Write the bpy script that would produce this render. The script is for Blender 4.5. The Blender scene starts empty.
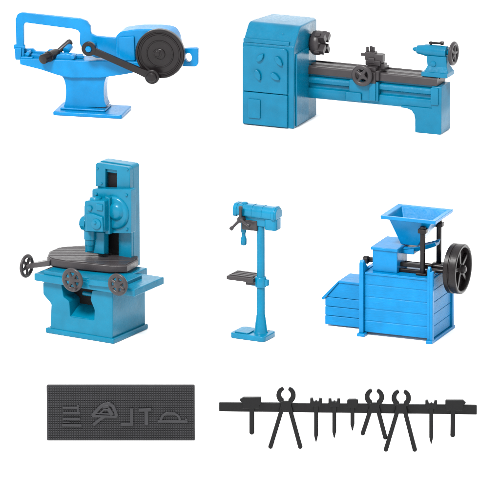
import bpy, bmesh, math, random
from mathutils import Vector, Matrix
random.seed(7)
R = math.radians
scene = bpy.context.scene
COL = scene.collection

# ------------------------------------------------------------------ camera
E = R(15.0); D = 7.0; F = 7000.0
ce, se = math.cos(E), math.sin(E)
CAM = Vector((0, -D*ce, D*se))
FWD = Vector((0, ce, -se)); UP = Vector((0, se, ce)); RT = Vector((1, 0, 0))
cam = bpy.data.cameras.new('camera'); co = bpy.data.objects.new('camera', cam); COL.objects.link(co)
co.location = CAM; co.rotation_euler = (math.pi/2 - E, 0, 0)
cam.sensor_width = 36; cam.lens = 36*F/500.0; cam.clip_start = .1; cam.clip_end = 200
scene.camera = co

def ray(u, v):
    return FWD + RT*((u-250)/F) + UP*((238.5-v)/F)

# ------------------------------------------------------------------ materials
def plastic(name, col, rough=.42, spec=.35, bump=.12, grain=(1,1,1), nscale=420, var=.10, bdist=.00025, coat=0):
    m = bpy.data.materials.new(name); m.use_nodes = True
    nt = m.node_tree; n = nt.nodes; l = nt.links
    b = n['Principled BSDF']
    tc = n.new('ShaderNodeTexCoord'); mp = n.new('ShaderNodeMapping')
    mp.inputs['Scale'].default_value = grain
    l.new(tc.outputs['Object'], mp.inputs['Vector'])
    a = n.new('ShaderNodeTexNoise'); a.inputs['Scale'].default_value = nscale; a.inputs['Detail'].default_value = 4
    c = n.new('ShaderNodeTexNoise'); c.inputs['Scale'].default_value = 70; c.inputs['Detail'].default_value = 3
    l.new(mp.outputs[0], a.inputs['Vector']); l.new(tc.outputs['Object'], c.inputs['Vector'])
    mx = n.new('ShaderNodeMix'); mx.data_type = 'RGBA'
    mx.inputs['A'].default_value = (*[x*(1-var) for x in col], 1)
    mx.inputs['B'].default_value = (*[x*(1+var) for x in col], 1)
    mr = n.new('ShaderNodeMapRange'); mr.inputs['From Min'].default_value = .3; mr.inputs['From Max'].default_value = .7
    l.new(c.outputs['Fac'], mr.inputs['Value']); l.new(mr.outputs[0], mx.inputs['Factor'])
    l.new(mx.outputs['Result'], b.inputs['Base Color'])
    r = n.new('ShaderNodeMapRange'); r.inputs['From Min'].default_value = .3; r.inputs['From Max'].default_value = .7
    r.inputs['To Min'].default_value = rough-.06; r.inputs['To Max'].default_value = rough+.08
    l.new(a.outputs['Fac'], r.inputs['Value']); l.new(r.outputs[0], b.inputs['Roughness'])
    bp = n.new('ShaderNodeBump'); bp.inputs['Strength'].default_value = bump; bp.inputs['Distance'].default_value = bdist
    b2 = n.new('ShaderNodeBump'); b2.inputs['Strength'].default_value = .25; b2.inputs['Distance'].default_value = .0012
    l.new(c.outputs['Fac'], b2.inputs['Height']); l.new(b2.outputs[0], bp.inputs['Normal'])
    l.new(a.outputs['Fac'], bp.inputs['Height']); l.new(bp.outputs[0], b.inputs['Normal'])
    b.inputs['Specular IOR Level'].default_value = spec
    b.inputs['Coat Weight'].default_value = coat; b.inputs['Coat Roughness'].default_value = .2
    return m

def srgb(r, g, b, k):
    f = lambda c: ((c/255+.055)/1.055)**2.4 if c > 10 else c/255/12.92
    return tuple(f(c)/k for c in (r, g, b))
K = 3.7
SKY = plastic('sky_blue_plastic', srgb(0, 164, 241, K), .25, .14)
SKYWOOD = plastic('sky_blue_plastic_wood_grain', srgb(0, 165, 242, K), .32, .13, bump=.65, grain=(.10, 1, 1.6), nscale=900, bdist=.0006)
TEAL = plastic('teal_blue_plastic', srgb(0, 143, 188, K), .24, .15)
TEAL2 = plastic('mill_blue_plastic', srgb(0, 147, 188, K), .24, .15)
TEAL3 = plastic('drill_blue_plastic', srgb(0, 153, 200, K), .24, .16)
DARK = plastic('black_plastic', srgb(40, 35, 37, K), .30, .16, var=.18)
RACK = plastic('rack_black_plastic', srgb(18, 18, 20, K), .30, .12, var=.15)
GREY = plastic('gunmetal_plastic', srgb(76, 71, 74, K), .34, .18, var=.15)
SHEETM = plastic('anthracite_plastic', srgb(66, 66, 70, K), .40, .16, var=.12)
CORE = plastic('dark_plastic_recess_shade', srgb(22, 20, 24, K), .6, .15)  # near-black colour painted in as recess shade; one clamp plate wears it too

# ------------------------------------------------------------------ mesh helpers
class MB:
    def __init__(s): s.bm = bmesh.new()
    def box(s, x0, x1, y0, y1, z0, z1, rot=None, at=None):
        vs = [Vector((x, y, z)) for x in (x0, x1) for y in (y0, y1) for z in (z0, z1)]
        if rot is not None:
            at = Vector(at); vs = [rot @ (v-at) + at for v in vs]
        v = [s.bm.verts.new(p) for p in vs]
        for f in ((0,1,3,2),(4,6,7,5),(0,4,5,1),(2,3,7,6),(0,2,6,4),(1,5,7,3)):
            s.bm.faces.new([v[i] for i in f])
        return s
    def loft(s, rings, close=True, caps=True):
        V = [[s.bm.verts.new(p) for p in r] for r in rings]
        n = len(V[0])
        for a, b in zip(V, V[1:]):
            for i in range(n):
                j = (i+1) % n
                if not close and j == 0: continue
                s.bm.faces.new((a[i], a[j], b[j], b[i]))
        if caps:
            s.bm.faces.new(V[0][::-1]); s.bm.faces.new(V[-1])
        return s
    def prism(s, pts, axis, a, b):
        def P(p, t):
            return {'y': (p[0], t, p[1]), 'x': (t, p[0], p[1]), 'z': (p[0], p[1], t)}[axis]
        s.loft([[P(p, a) for p in pts], [P(p, b) for p in pts]]); return s
    def rev(s, p, d, prof, n=40, closed=False):
        """prof: list of (t, r) along direction d from p"""
        p = Vector(p); d = Vector(d).normalized()
        u = d.orthogonal().normalized(); w = d.cross(u)
        rings = [[p + d*t + (u*math.cos(2*math.pi*k/n) + w*math.sin(2*math.pi*k/n))*max(r, .01) for k in range(n)] for t, r in prof]
        if closed:
            rings.append(None); V = [[s.bm.verts.new(q) for q in r] for r in rings[:-1]]; V.append(V[0])
            for a, b in zip(V, V[1:]):
                for i in range(n):
                    j = (i+1) % n; s.bm.faces.new((a[i], a[j], b[j], b[i]))
        else: s.loft(rings)
        return s
    def cyl(s, p0, p1, r0, r1=None, n=32, ch=.5):
        p0 = Vector(p0); p1 = Vector(p1); L = (p1-p0).length; r1 = r0 if r1 is None else r1
        ch = min(ch, L*.3, min(r0, r1)*.5)
        q = ch*.3
        return s.rev(p0, p1-p0, [(0, r0-ch), (q, r0-q), (ch, r0), (L-ch, r1), (L-q, r1-q), (L, r1-ch)], n)
    def tube(s, pts, r, n=16):
        pts = [Vector(p) for p in pts]; rs = r if isinstance(r, (list, tuple)) else [r]*len(pts)
        rings = []; ref = None
        for i, p in enumerate(pts):
            t = (pts[min(i+1, len(pts)-1)] - pts[max(i-1, 0)]).normalized()
            if ref is None: ref = t.orthogonal().normalized()
            ref = (ref - t*ref.dot(t)).normalized(); w = t.cross(ref)
            rings.append([p + (ref*math.cos(2*math.pi*k/n) + w*math.sin(2*math.pi*k/n))*rs[i] for k in range(n)])
        s.loft(rings); return s
    def torus(s, c, d, Rr, r, n=48, m=12, sq=1.0):
        prof = [(r*sq*math.sin(2*math.pi*k/m), Rr + r*math.cos(2*math.pi*k/m)) for k in range(m)]
        return s.rev(c, d, prof, n, closed=True)
    def cut(s, co, no):
        g = s.bm.verts[:] + s.bm.edges[:] + s.bm.faces[:]
        bmesh.ops.bisect_plane(s.bm, geom=g, plane_co=co, plane_no=no, clear_outer=True)
        bmesh.ops.holes_fill(s.bm, edges=[e for e in s.bm.edges if e.is_boundary]); return s

def ribbon(pts, w):
    """outline polygon of a 2-D polyline of width w"""
    pts = [Vector(p) for p in pts]; L = []; Rr = []
    for i, p in enumerate(pts):
        a = pts[max(i-1, 0)]; b = pts[min(i+1, len(pts)-1)]
        t = (b-a).normalized(); nn = Vector((-t.y, t.x)); k = 1.0
        if 0 < i < len(pts)-1:
            t1 = (p-a).normalized(); k = 1/max(.6, abs(t1.dot(t)))
        ww = w[i] if isinstance(w, (list, tuple)) else w
        L.append(p+nn*ww/2*k); Rr.append(p-nn*ww/2*k)
    return [tuple(q) for q in L + Rr[::-1]]
def roundpoly(pts, r, seg=5):
    out = []; n = len(pts)
    for i in range(n):
        p = Vector(pts[i][:2]); a = Vector(pts[i-1][:2]); b = Vector(pts[(i+1) % n][:2])
        rr = pts[i][2] if len(pts[i]) > 2 else r
        if rr <= 0: out.append(tuple(p)); continue
        rr = min(rr, (a-p).length*.45, (b-p).length*.45)
        p0 = p + (a-p).normalized()*rr; p1 = p + (b-p).normalized()*rr
        for k in range(seg+1):
            t = k/seg; out.append(tuple(p0*(1-t)**2 + p*2*t*(1-t) + p1*t*t))
    return out
def ring(cx, cz, r, n=24): return [(cx+r*math.cos(2*math.pi*k/n), cz+r*math.sin(2*math.pi*k/n)) for k in range(n)]

class Machine:
    """root empty standing on the floor; local unit = one millimetre-ish of the model"""
    def __init__(s, name, label, cat, u, v, theta, group=None):
        d = ray(u, v); t = -CAM.z/d.z; P = CAM + d*t
        s.O = P; s.S = t/F; s.th = R(theta); s.R = Matrix.Rotation(s.th, 3, 'Z')
        s.root = bpy.data.objects.new(name, None); COL.objects.link(s.root)
        s.root.location = P; s.root.rotation_euler = (0, 0, s.th)
        s.root.empty_display_size = .01
        s.root['label'] = label; s.root['category'] = cat
        if group: s.root['group'] = group
    def hit(s, u, v, ax, val):
        o = s.R.inverted() @ (CAM - s.O) / s.S; d = s.R.inverted() @ ray(u, v)
        t = (val - o[ax])/d[ax]; return o + d*t
    def xz(s, pts, y): return [tuple([s.hit(p[0], p[1], 1, y)[0], s.hit(p[0], p[1], 1, y)[2]] + list(p[2:])) for p in pts]
    def yz(s, pts, x): return [tuple([s.hit(p[0], p[1], 0, x)[1], s.hit(p[0], p[1], 0, x)[2]] + list(p[2:])) for p in pts]
    def xy(s, pts, z): return [tuple([s.hit(p[0], p[1], 2, z)[0], s.hit(p[0], p[1], 2, z)[1]] + list(p[2:])) for p in pts]
    def part(s, name, mb, mat, parent=None, bevel=.6, seg=2, label=None, smooth=35, root=None, loc=None):
        return finish(name, mb, mat, parent or s.root, s.S, bevel, seg, label, smooth)

def finish(name, mb, mat, parent, S, bevel=.6, seg=2, label=None, smooth=35):
    bm = mb.bm
    bmesh.ops.remove_doubles(bm, verts=bm.verts[:], dist=1e-4)
    bmesh.ops.recalc_face_normals(bm, faces=bm.faces[:])
    bmesh.ops.scale(bm, vec=(S, S, S), verts=bm.verts[:])
    me = bpy.data.meshes.new(name); bm.to_mesh(me); bm.free()
    me.materials.append(mat)
    me.shade_smooth(); me.set_sharp_from_angle(angle=R(smooth))
    o = bpy.data.objects.new(name, me); COL.objects.link(o)
    if parent: o.parent = parent
    if bevel:
        b = o.modifiers.new('bevel', 'BEVEL'); b.width = bevel*S; b.segments = seg
        b.limit_method = 'ANGLE'; b.angle_limit = R(38); b.harden_normals = True
        b.use_clamp_overlap = True
    if label: o['label'] = label
    return o

def handwheel(m, c, d, r, mat, nsp=5, rim=1.7, depth=1.6, name='handwheel', phase=.3, knob=None, hubr=2.4, hubl=3.5):
    """rim with spokes and hub; c centre, d outward axis"""
    c = Vector(c); d = Vector(d).normalized(); u = d.orthogonal().normalized(); w = d.cross(u)
    mb = MB().torus(c, d, r-rim*.9, rim, sq=depth/rim)
    p = m.part(name, mb, mat, bevel=0, smooth=80)
    for k in range(nsp):
        a = phase + 2*math.pi*k/nsp; e = u*math.cos(a) + w*math.sin(a)
        m.part('spoke', MB().tube([c+e*1.0, c+e*(r*.5), c+e*(r-rim)], [rim*.95, rim*.7, rim*.75], 10), mat, p, bevel=0, smooth=60)
    m.part('hub', MB().rev(c-d*hubl*.7, d, [(0, hubr*.8), (.4, hubr), (hubl, hubr), (hubl+.6, hubr*.7), (hubl+.8, hubr*.3)], 20), mat, p, bevel=0)
    if knob is not None:
        e = u*math.cos(knob) + w*math.sin(knob); q = c+e*(r-rim)
        m.part('crank_handle', MB().cyl(q, q+d*5.5, 1.3, 1.6, 14), mat, p, bevel=0)
    return p

# ================================================================== POWER HACKSAW
m = Machine('power_hacksaw', 'bright blue power hacksaw with large black flywheel and connecting rod', 'power saw', 52.7, 115.5, -13)
m.part('base_plate', MB().prism(roundpoly([(0,0),(71,0),(71,42),(0,42)], 2), 'z', 0, 4.2), SKY, bevel=1.3, seg=3)
m.part('plinth', MB().prism(roundpoly([(5,9),(52,9),(52,36),(5,36)], 2), 'z', 4.0, 6.2), SKY, bevel=1.0)
ped = m.xz([(63,108),(65.3,102),(66,92),(65.3,83),(63,77),(56,72),(113,71),(106,77),(104,84),(103.6,93),(104.4,102),(107,107)], 16)
m.part('pedestal', MB().prism(roundpoly(ped, 3), 'y', 16, 31), SKY, bevel=1.0, seg=3)
tab = m.xz([(19.5,59.2),(19.8,64.6),(40,69.6),(58,75.5),(70,78),(100,78),(125,74.5),(142,71),(142,62),(110,61),(80,60.8),(50,59.6)], 12)
m.part('table', MB().prism(tab, 'y', 12, 36), SKY, bevel=1.0, seg=3)
xz = m.xz
# upright web behind the vice
web = m.xz([(21,60),(21,51.5),(24,48.5),(33,48.2),(36,51),(47,51.5),(49,49),(54,48.8),(56,52),(83,54),(83,62),(50,62)], 27)
m.part('vise_jaw', MB().prism(web, 'y', 25, 29), SKY, bevel=.8)
a = m.xz([(21.5,56),(33,56.5),(34.5,61),(21.5,62)], 18)
m.part('vise_jaw', MB().prism(a, 'y', 15, 20), SKY, bevel=.8)
a = m.xz([(55,55),(66,53),(75,55),(77,63),(54,63)], 18)
m.part('vise_jaw', MB().prism(a, 'y', 16, 23), SKY, bevel=1.2)
# vice screw, round black bar pointing at the viewer, and clamp handle behind
p1 = m.hit(42.5, 59.6, 1, 2); p2 = m.hit(57, 52.5, 1, 24)
sc = m.part('vise_screw', MB().cyl(p1, p2, 5.0, 4.6, 28, .9), DARK, bevel=0)
m.part('collar', MB().cyl(p1+(p2-p1)*.38, p1+(p2-p1)*.5, 5.6, 5.6, 28, .6), DARK, sc, bevel=0)
q1 = m.hit(58, 51.5, 1, 30); q2 = m.hit(69.5, 42.5, 1, 36)
m.part('clamp_handle', MB().rev(q1, q2-q1, [(0,2.6),((q2-q1).length,3.6),((q2-q1).length+2,3.0),((q2-q1).length+3,1.2)], 20), GREY, bevel=0)
m.part('clamp_boss', MB().cyl(m.hit(66,51,1,26), m.hit(70,46.5,1,34), 3.6, 3.6, 20), SKY, bevel=0)
for k, (u, v) in enumerate(((28, 53.5), (49.5, 56.5), (73, 57.5))):
    p = m.hit(u, v, 1, 15 - 0*k)
    m.part('clamp_screw', MB().cyl((p[0], 13.4, p[2]), (p[0], 26, p[2]), 1.9, 1.9, 8), SKY, bevel=.2)
p = m.hit(53, 56.5, 1, 17)
m.part('clamp_plate', MB().box(p[0]-4, p[0]+5, 17, 27, p[2]-2.5, p[2]+3.6), CORE, bevel=.8)
p = m.hit(36, 57, 1, 22)
m.part('clamp_plate', MB().box(p[0]-5, p[0]+5, 20, 26, p[2]-4, p[2]+3), SKY, bevel=.8)
# saw bow
bow = [(16.2,57,1.0),(15.4,19,0),(17.3,14.2,0),(21.5,12.6,0),(80,18.8,0),(86.5,21.3,0),(90,26,0),(91,33.8,0),(96,36.2,0),(116,38),(122,44),(122,57),(96,58),(84,52.5),(79.5,44),
       (79.8,33.5,0),(77.8,30.6,0),(74,29.2,0),(26,22.8,0),(24.2,23.6,0),(23.6,26,0),(24,57,1.0)]
m.part('saw_bow', MB().prism(roundpoly(m.xz(bow, 20), 1.5, 3), 'y', 20, 24.6), SKY, bevel=1.1, seg=3)
b0 = m.hit(17, 47.3, 1, 20)
m.part('blade_holder', MB().cyl((b0[0]-3.4, 22.3, b0[2]), (b0[0]+8, 22.3, b0[2]), 2.6, 2.6, 18), SKY, bevel=0)
f = m.xz([(14.4,48),(14.8,59),(16,60.2),(20,60.2),(21,59),(21.5,48)], 18)
m.part('blade_holder', MB().prism(f, 'y', 18.4, 26), SKY, bevel=.8)
bl = m.xz([(22,53.2),(84,55.6),(84,58.4),(22,56.0)], 21.5)
m.part('saw_blade', MB().prism(bl, 'y', 21.6, 22.8), SKY, bevel=.2)
# motor housing
hs = m.xz([(115.5,36.5,2),(120,31.8,3),(136,29.4,4),(160,29.4,6),(171,31.5,6),(176,40,4),(178,60,3),(160,70),(128,72),(116,62)], 16)
m.part('motor_housing', MB().prism(roundpoly(hs, 2, 4), 'y', 16, 40), SKY, bevel=1.4, seg=3)
a = m.xz([(118.5,37.5),(134,36.4),(135,61),(119,61)], 13.5)
m.part('housing_cover', MB().prism(roundpoly(a, 1.5), 'y', 13.5, 16.2), SKY, bevel=.8)
# lug on the right with a hole
lo = roundpoly(m.xz([(172,50),(184,48.2),(197,47.5),(198.6,49),(198.2,64.5),(196.5,66.3),(185,66),(172,66)], 24), 1.0, 2)
c0 = m.hit(188.8, 57.2, 1, 24)
mb = MB(); n = 32
def lug_rings(y):
    out = []; inn = []
    L = len(lo)
    for k in range(n):
        ang = 2*math.pi*k/n; dx, dz = math.cos(ang), math.sin(ang)
        inn.append((c0[0]+3.3*dx, y, c0[2]+4.6*dz))
        best = None
        for i in range(L):
            x1, z1 = lo[i][0]-c0[0], lo[i][1]-c0[2]; x2, z2 = lo[(i+1) % L][0]-c0[0], lo[(i+1) % L][1]-c0[2]
            den = dx*(z2-z1)-dz*(x2-x1)
            if abs(den) < 1e-9: continue
            t = (x1*(z2-z1)-z1*(x2-x1))/den; s_ = (x1*dz-z1*dx)/den
            if t > 0 and -1e-6 <= s_ <= 1+1e-6 and (best is None or t < best): best = t
        out.append((c0[0]+dx*best, y, c0[2]+dz*best))
    return out, inn
o1, i1 = lug_rings(22); o2, i2 = lug_rings(28)
mb.loft([o1, o2, i2, i1, o1], caps=False)
m.part('mounting_lug', mb, SKY, bevel=.7)
# flywheel facing the viewer
fc = m.hit(159.5, 54.3, 1, 4); r = 25
pr = [(0, .1), (0, 4.2), (.3, 4.8), (.5, 5.2), (1.6, 5.6), (1.8, 12.6), (1.2, 13.0), (1.2, 13.8), (1.9, 14.2), (2.0, 19.2), (1.2, 19.9), (.9, 20.8), (1.6, 21.3), (1.6, 22.2), (.3, 22.8), (0, 24.2), (.8, 24.9), (1.6, 25.1), (6.4, 25.1), (7.2, 24.7), (7.4, 23.6), (7.4, .1)]
fw = m.part('flywheel', MB().rev((fc[0], 4, fc[2]), (0, 1, 0), pr, 72), DARK, bevel=0, smooth=30)
m.part('hub', MB().rev((fc[0]-2.4, 2.4, fc[2]+.4), (0, 1, 0), [(0, 2.2), (.3, 3.0), (.9, 3.2), (1.2, 4.6), (3, 4.9)], 6), DARK, fw, bevel=.3)
m.part('shaft', MB().cyl((fc[0], 11, fc[2]), (fc[0], 18, fc[2]), 7, 7, 28), DARK, bevel=0)
# connecting rod
ra = m.hit(89, 48.6, 1, 0); rb = m.hit(151.6, 77.2, 1, -3)
d = (rb-ra); L = d.length; dn = d.normalized()
mb = MB()
P = lambda t, w: (ra[0]+dn.x*t - dn.z*w, ra[2]+dn.z*t + dn.x*w)
y0, y1 = -2.6, 1.8
mb.prism([P(4, 3.6), P(12, 3.2), P(L-12, 3.4), P(L-4, 4.0), P(L-4, -4.0), P(L-12, -3.4), P(12, -3.2), P(4, -3.6)], 'y', y0+.6, y1)
prr = [(0, 6.9), (.5, 7.3), (3.9, 7.3), (4.4, 6.9), (4.4, 3.4), (0, 3.4)]
mb.rev((ra[0], y0, ra[2]), (0, 1, 0), prr, 36, closed=True)
mb.rev((rb[0], y0-.3, rb[2]), (0, 1, 0), [(0, 6.6), (.6, 7.4), (4.4, 7.4), (4.9, 6.8)], 36)
rod = m.part('connecting_rod', mb, DARK, bevel=.5)
m.part('pivot_pin', MB().rev((ra[0], -4.4, ra[2]), (0, 1, 0), [(0, 1.6), (.5, 2.9), (1.2, 3.2), (24, 3.2)], 8), SKY, bevel=.2)
m.part('crank_pin', MB().rev((rb[0], -5.6, rb[2]), (0, 1, 0), [(0, 3.6), (.5, 4.4), (1.4, 5.0), (3.0, 5.4), (10, 5.4)], 28), DARK, rod, bevel=0)

# ================================================================== LATHE
m = Machine('lathe', 'teal blue metalworking lathe with dark grey bed and tall cabinet headstock', 'lathe', 245.5, 124.5, -22.5)
mb = MB().prism(roundpoly([(0,0,0),(0,83,3),(17,102,4),(71,99.5,5),(71,0,0)], 3, 5), 'x', -3.6, 52)
mb.cut((52, 60, 0), (1, .6, 0)).cut((-3.6, 30, 0), (-1, .12, 0))
cab = m.part('headstock_cabinet', mb, TEAL, bevel=1.6, seg=3)
a = roundpoly([(-2.2,1.5),(46,1.5),(46,34.6),(-2.2,34.6)], 1.5)
m.part('lower_panel', MB().prism(a, 'y', -3.0, .2), TEAL, cab, bevel=.9, seg=2)
a = roundpoly([(-2.2,35.2),(46,35.2),(46,79.5),(43,82),(1,82),(-2.2,79.5)], 1.5)
m.part('upper_panel', MB().prism(a, 'y', -3.0, .2), TEAL, cab, bevel=1.2, seg=2)
m.part('top_cover', MB().prism(roundpoly([(-3.0,84.3),(46.5,84.3),(46.5,88.5),(-3.0,88.5)], 1), 'y', .6, 6), TEAL, cab, bevel=.9)
m.part('side_cover', MB().box(51.6, 53.4, 5, 37, 2, 76), TEAL, cab, bevel=.8)
m.part('small_hatch', MB().prism(roundpoly([(4.5,8.5),(17.5,8.5),(17.5,28),(4.5,28)], 1.2), 'y', -4.6, -2.8), TEAL, cab, bevel=.6)
for (u, v, ang, l) in ((260.6,57.4,48,9.5),(279.3,61.2,-52,10),(258.3,75,-68,10.5),(275.5,76.5,-30,10)):
    p = m.hit(u, v, 1, -3.2); c, s_ = math.cos(R(ang)), math.sin(R(ang))
    pts = []
    for t, w in ((-.5,0),(-.32,.17),(0,.2),(.3,.12),(.5,0),(.3,-.12),(0,-.2),(-.32,-.17)):
        pts.append((p[0]+(t*c - w*1.25*s_)*l*1.2, p[2]+(t*s_ + w*1.25*c)*l*1.2))
    m.part('emblem_blade', MB().prism(pts, 'y', -6.0, -2.8), TEAL, cab, bevel=1.0)
m.part('knob', MB().cyl(tuple(m.hit(283.5, 33.8, 1, 14)), tuple(m.hit(283, 34.6, 1, 9)), 1.3), TEAL, cab, bevel=0)
# chuck
ax = m.hit(321.5, 43, 0, 62); ay, az = ax[1], ax[2]
m.part('spindle', MB().cyl((51, ay, az), (56, ay, az), 8.5, 8.5, 30), DARK, bevel=0)
ck = m.part('chuck', MB().rev((52.4, ay, az), (1, 0, 0), [(0, 8), (1, 11.4), (2, 12.2), (5, 12.6), (8, 12.6), (10, 11.4), (10.3, 4), (8, 3.2), (8, .1)], 14), GREY, bevel=.7)
for k in range(4):
    a_ = R(38 + 90*k); e = Vector((0, math.cos(a_), math.sin(a_)))
    rot = Matrix.Rotation(a_, 3, 'X')
    m.part('jaw', MB().box(59, 68, ay+3.4, ay+12.6, az-3, az+3, rot, (0, ay, az)).box(58, 64, ay+5, ay+14.2, az-2.2, az+2.2, rot, (0, ay, az)), GREY, ck, bevel=.6)
# bed
Bx0, Bx1 = 51.5, 191
by0 = m.hit(307.5, 66, 0, 52.5)[1]; bz = m.hit(307.5, 66, 0, 52.5)[2]
print('bed', by0, bz, 'axis', ay, az)
by1 = by0 + 25
pr = [(by0,bz-8),(by0,bz-1.2),(by0+1,bz),(by0+5,bz),(by0+6,bz-1.6),(by0+10,bz-1.6),(by0+11,bz),(by1-6,bz),(by1-5,bz-1.5),(by1-2.5,bz-1.5),(by1-1.6,bz+.6),(by1,bz+.6),(by1,bz-8)]
m.part('bed_rail', MB().prism(pr, 'x', Bx0, Bx1), GREY, bevel=.5)
bx_end = 190
zb = bz - 33
bb0 = m.hit(436, 92, 1, by0-1)[0]
pr = [(by0+4,bz-7.6),(by0+4,bz-10.5),(by0+1.0,bz-11.5),(by0,bz-13.5),(by0+.6,bz-17),(by0+4,bz-18.2),(by0+4,bz-21.5),(by0+.5,bz-22.6),(by0-.4,bz-25),(by0-.2,bz-30),(by0+1.5,zb),(by1-2,zb),(by1-2,bz-7.6)]
m.part('bed_casting', MB().prism(pr, 'x', Bx0, bb0-2), TEAL, bevel=.6)
lx0 = m.hit(415.2, 133, 1, by0)[0]; lx1 = m.hit(441.5, 136, 1, by0)[0]
lt = [(lx0,0.3,1),(lx1-.5,0.3,2),(lx1-.5,bz-8.7,0),(lx0-16,bz-8.2,0),(lx0-16,zb-.4,0),(lx0-9,zb-.6,0),(lx0-4,zb-2.2,0),(lx0-1,zb-6,0),(lx0,zb-11,0)]
m.part('leg', MB().prism(roundpoly(lt, 1, 2), 'y', by0+4.3, by1-1.2), TEAL, bevel=2.0, seg=3)
lt2 = [(lx0,0,1),(lx1,0,2),(lx1,bz-8.3,1),(bb0-4.5,bz-8.3,0),(bb0-4.5,zb+2,0),(lx0-15,zb+2,0),(lx0-15,zb-.2,0),(lx0-9,zb-.4,0),(lx0-4,zb-2,0),(lx0-1,zb-5.8,0),(lx0,zb-10.8,0)]
m.part('leg_front', MB().prism(roundpoly(lt2, 1, 2), 'y', by0-1.0, by1-.4), TEAL, bevel=1.8, seg=3)
bb = m.hit(436, 92, 1, by0-1)
m.part('end_bracket', MB().box(bb[0]-5.5, lx1-3, by0-2.6, by0+3, bz-27, bz-9.5), TEAL, bevel=.9)
# carriage
A = lambda u, v, y: m.hit(u, v, 1, y)
p, q = A(349, 80, by0-3), A(378, 103, by0-3)
apz = q[2]
ap = m.part('apron', MB().prism(roundpoly([(p[0],apz+1),(p[0],bz-9),(q[0],bz-9),(q[0],apz+1)], 1.5), 'y', by0-3.5, by0+2), TEAL, bevel=.9)
m.part('apron_cover', MB().box(p[0]-3, p[0]+14, by0-6, by0-3, apz, apz+9), TEAL, ap, bevel=1.2, seg=3)
m.part('apron_cover', MB().box(q[0]-9, q[0]-2, by0-5.4, by0-3, apz+2, bz-10), TEAL, ap, bevel=.9)
sx = A(368, 70, by0-2)[0]
sad = m.part('saddle', MB().box(sx-9, sx+12, by0-3.5, by1+1, bz-7.5, bz+2.6).box(sx-1, sx+9, by0-5, by0+3, bz-12, bz+1), GREY, bevel=.7)
cs = m.part('cross_slide', MB().box(sx-3, sx+9, by0-4.5, by1-2, bz+2.4, bz+6).box(sx-1, sx+14.5, by0+5, by0+15, bz+2.4, bz+7.8), GREY, bevel=.7)
m.part('tool_slide', MB().box(sx-5, sx+11, by0+2.5, by0+14, bz+6, bz+11.5).box(sx+3.5, sx+13, by0+4, by0+13, bz+9, bz+17.5).box(sx-2,sx+5,by0+2,by0+6,bz+8,bz+14), GREY, bevel=.8)
tp = m.part('tool_post', MB().box(sx-6.5, sx+4.5, by0+4.5, by0+13, bz+10.6, bz+19), GREY, bevel=.9)
for dx in (-2.6, 0.6, 3.2):
    m.part('bolt', MB().cyl((sx-1+dx-1, by0+8+(dx > 0)*2, bz+18), (sx-1+dx-1, by0+8+(dx > 0)*2, bz+24.5-abs(dx)*.3), 1.5, 1.5, 8), GREY, tp, bevel=0)
m.part('cutting_tool', MB().box(sx-11, sx-3, by0+5.5, by0+8.5, bz+14.2, bz+17.4), GREY, tp, bevel=.5)
hw = A(362, 75.5, by0-8)
handwheel(m, (hw[0], by0-8, hw[2]), (0, -1, 0), 10.9, GREY, nsp=4, rim=2.4, phase=.2, hubr=3.4, depth=2.2)
m.part('wheel_shaft', MB().cyl((hw[0], by0-8, hw[2]), (hw[0], by0-2, hw[2]), 2, 2, 16), GREY, bevel=0)
# tailstock
t0, t1 = A(421.5, 74, by0+3)[0], A(446.5, 76, by0+3)[0]
ty = ay
ts = MB().box(t0, t1+1, by0+2, by1-2, bz+.3, bz+5)
b1 = A(424.6, 66, by0+5)[0]; b2 = A(447.5, 66, by0+5)[0]
ts.loft([[(b1-.5, by0+4, bz+4.5), (b2+1, by0+4, bz+4.5), (b2+1, by1-4, bz+4.5), (b1+.5, by1-4, bz+4.5)],
         [(b1+1.5, ty-5.6, bz+10), (b2-2, ty-5.6, bz+10), (b2-2, ty+5.5, bz+10), (b1+1.5, ty+5.5, bz+10)], [(b1+.5, ty-6, az-1), (b2-2.5, ty-6, az-1), (b2-2.5, ty+5.9, az-1), (b1+.5, ty+5.9, az-1)]])
tl = A(417, 51, ty)[0]; tr_ = A(448, 51, ty)[0]
taz = A(430, 50.5, ty)[2]
ts.rev((tl, ty, taz), (1, 0, 0), [(0, 3.6), (.8, 4.4), (8, 5.6), (10, 6.2), (tr_-tl-1, 6.2), (tr_-tl, 5.4)], 28)
tso = m.part('tailstock', ts, TEAL, bevel=1.0, seg=2)
m.part('recess', MB().cyl((b1+8, ty-6.6, az-9), (b1+8, ty-2, az-9), 3.0, 3.0, 20), TEAL, tso, bevel=0)
m.part('quill', MB().rev((tl-4.5, ty, taz), (1, 0, 0), [(0, .8), (.5, 1.6), (4, 2.8), (6, 2.8)], 20), TEAL, tso, bevel=0)
m.part('spindle', MB().cyl((tr_-1, ty, taz), (tr_+5, ty, taz), 3, 2.6, 20), TEAL, tso, bevel=0)
k0, k1 = A(431, 43.5, ty)[0], A(441.5, 42.0, ty)[0]; kz = A(431, 42.9, ty)[2]
m.part('clamp_lever', MB().cyl((k0, ty, taz+4), (k0, ty, kz+1.6), 1.3, 1.3, 12).cyl((k0-2, ty, kz), (k1, ty, kz+.8), 1.3, 1.1, 14).cyl((k1-1, ty, kz+.8), (k1+2.4, ty, kz+.9), 2.0, 2.0, 14), DARK, tso, bevel=0)
wx = m.hit(453.5, 53.5, 1, ty)
handwheel(m, (wx[0], ty, wx[2]), (1, 0, 0), 12.0, GREY, nsp=5, rim=2.3, depth=2, phase=.5, hubr=3, hubl=4)

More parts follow.
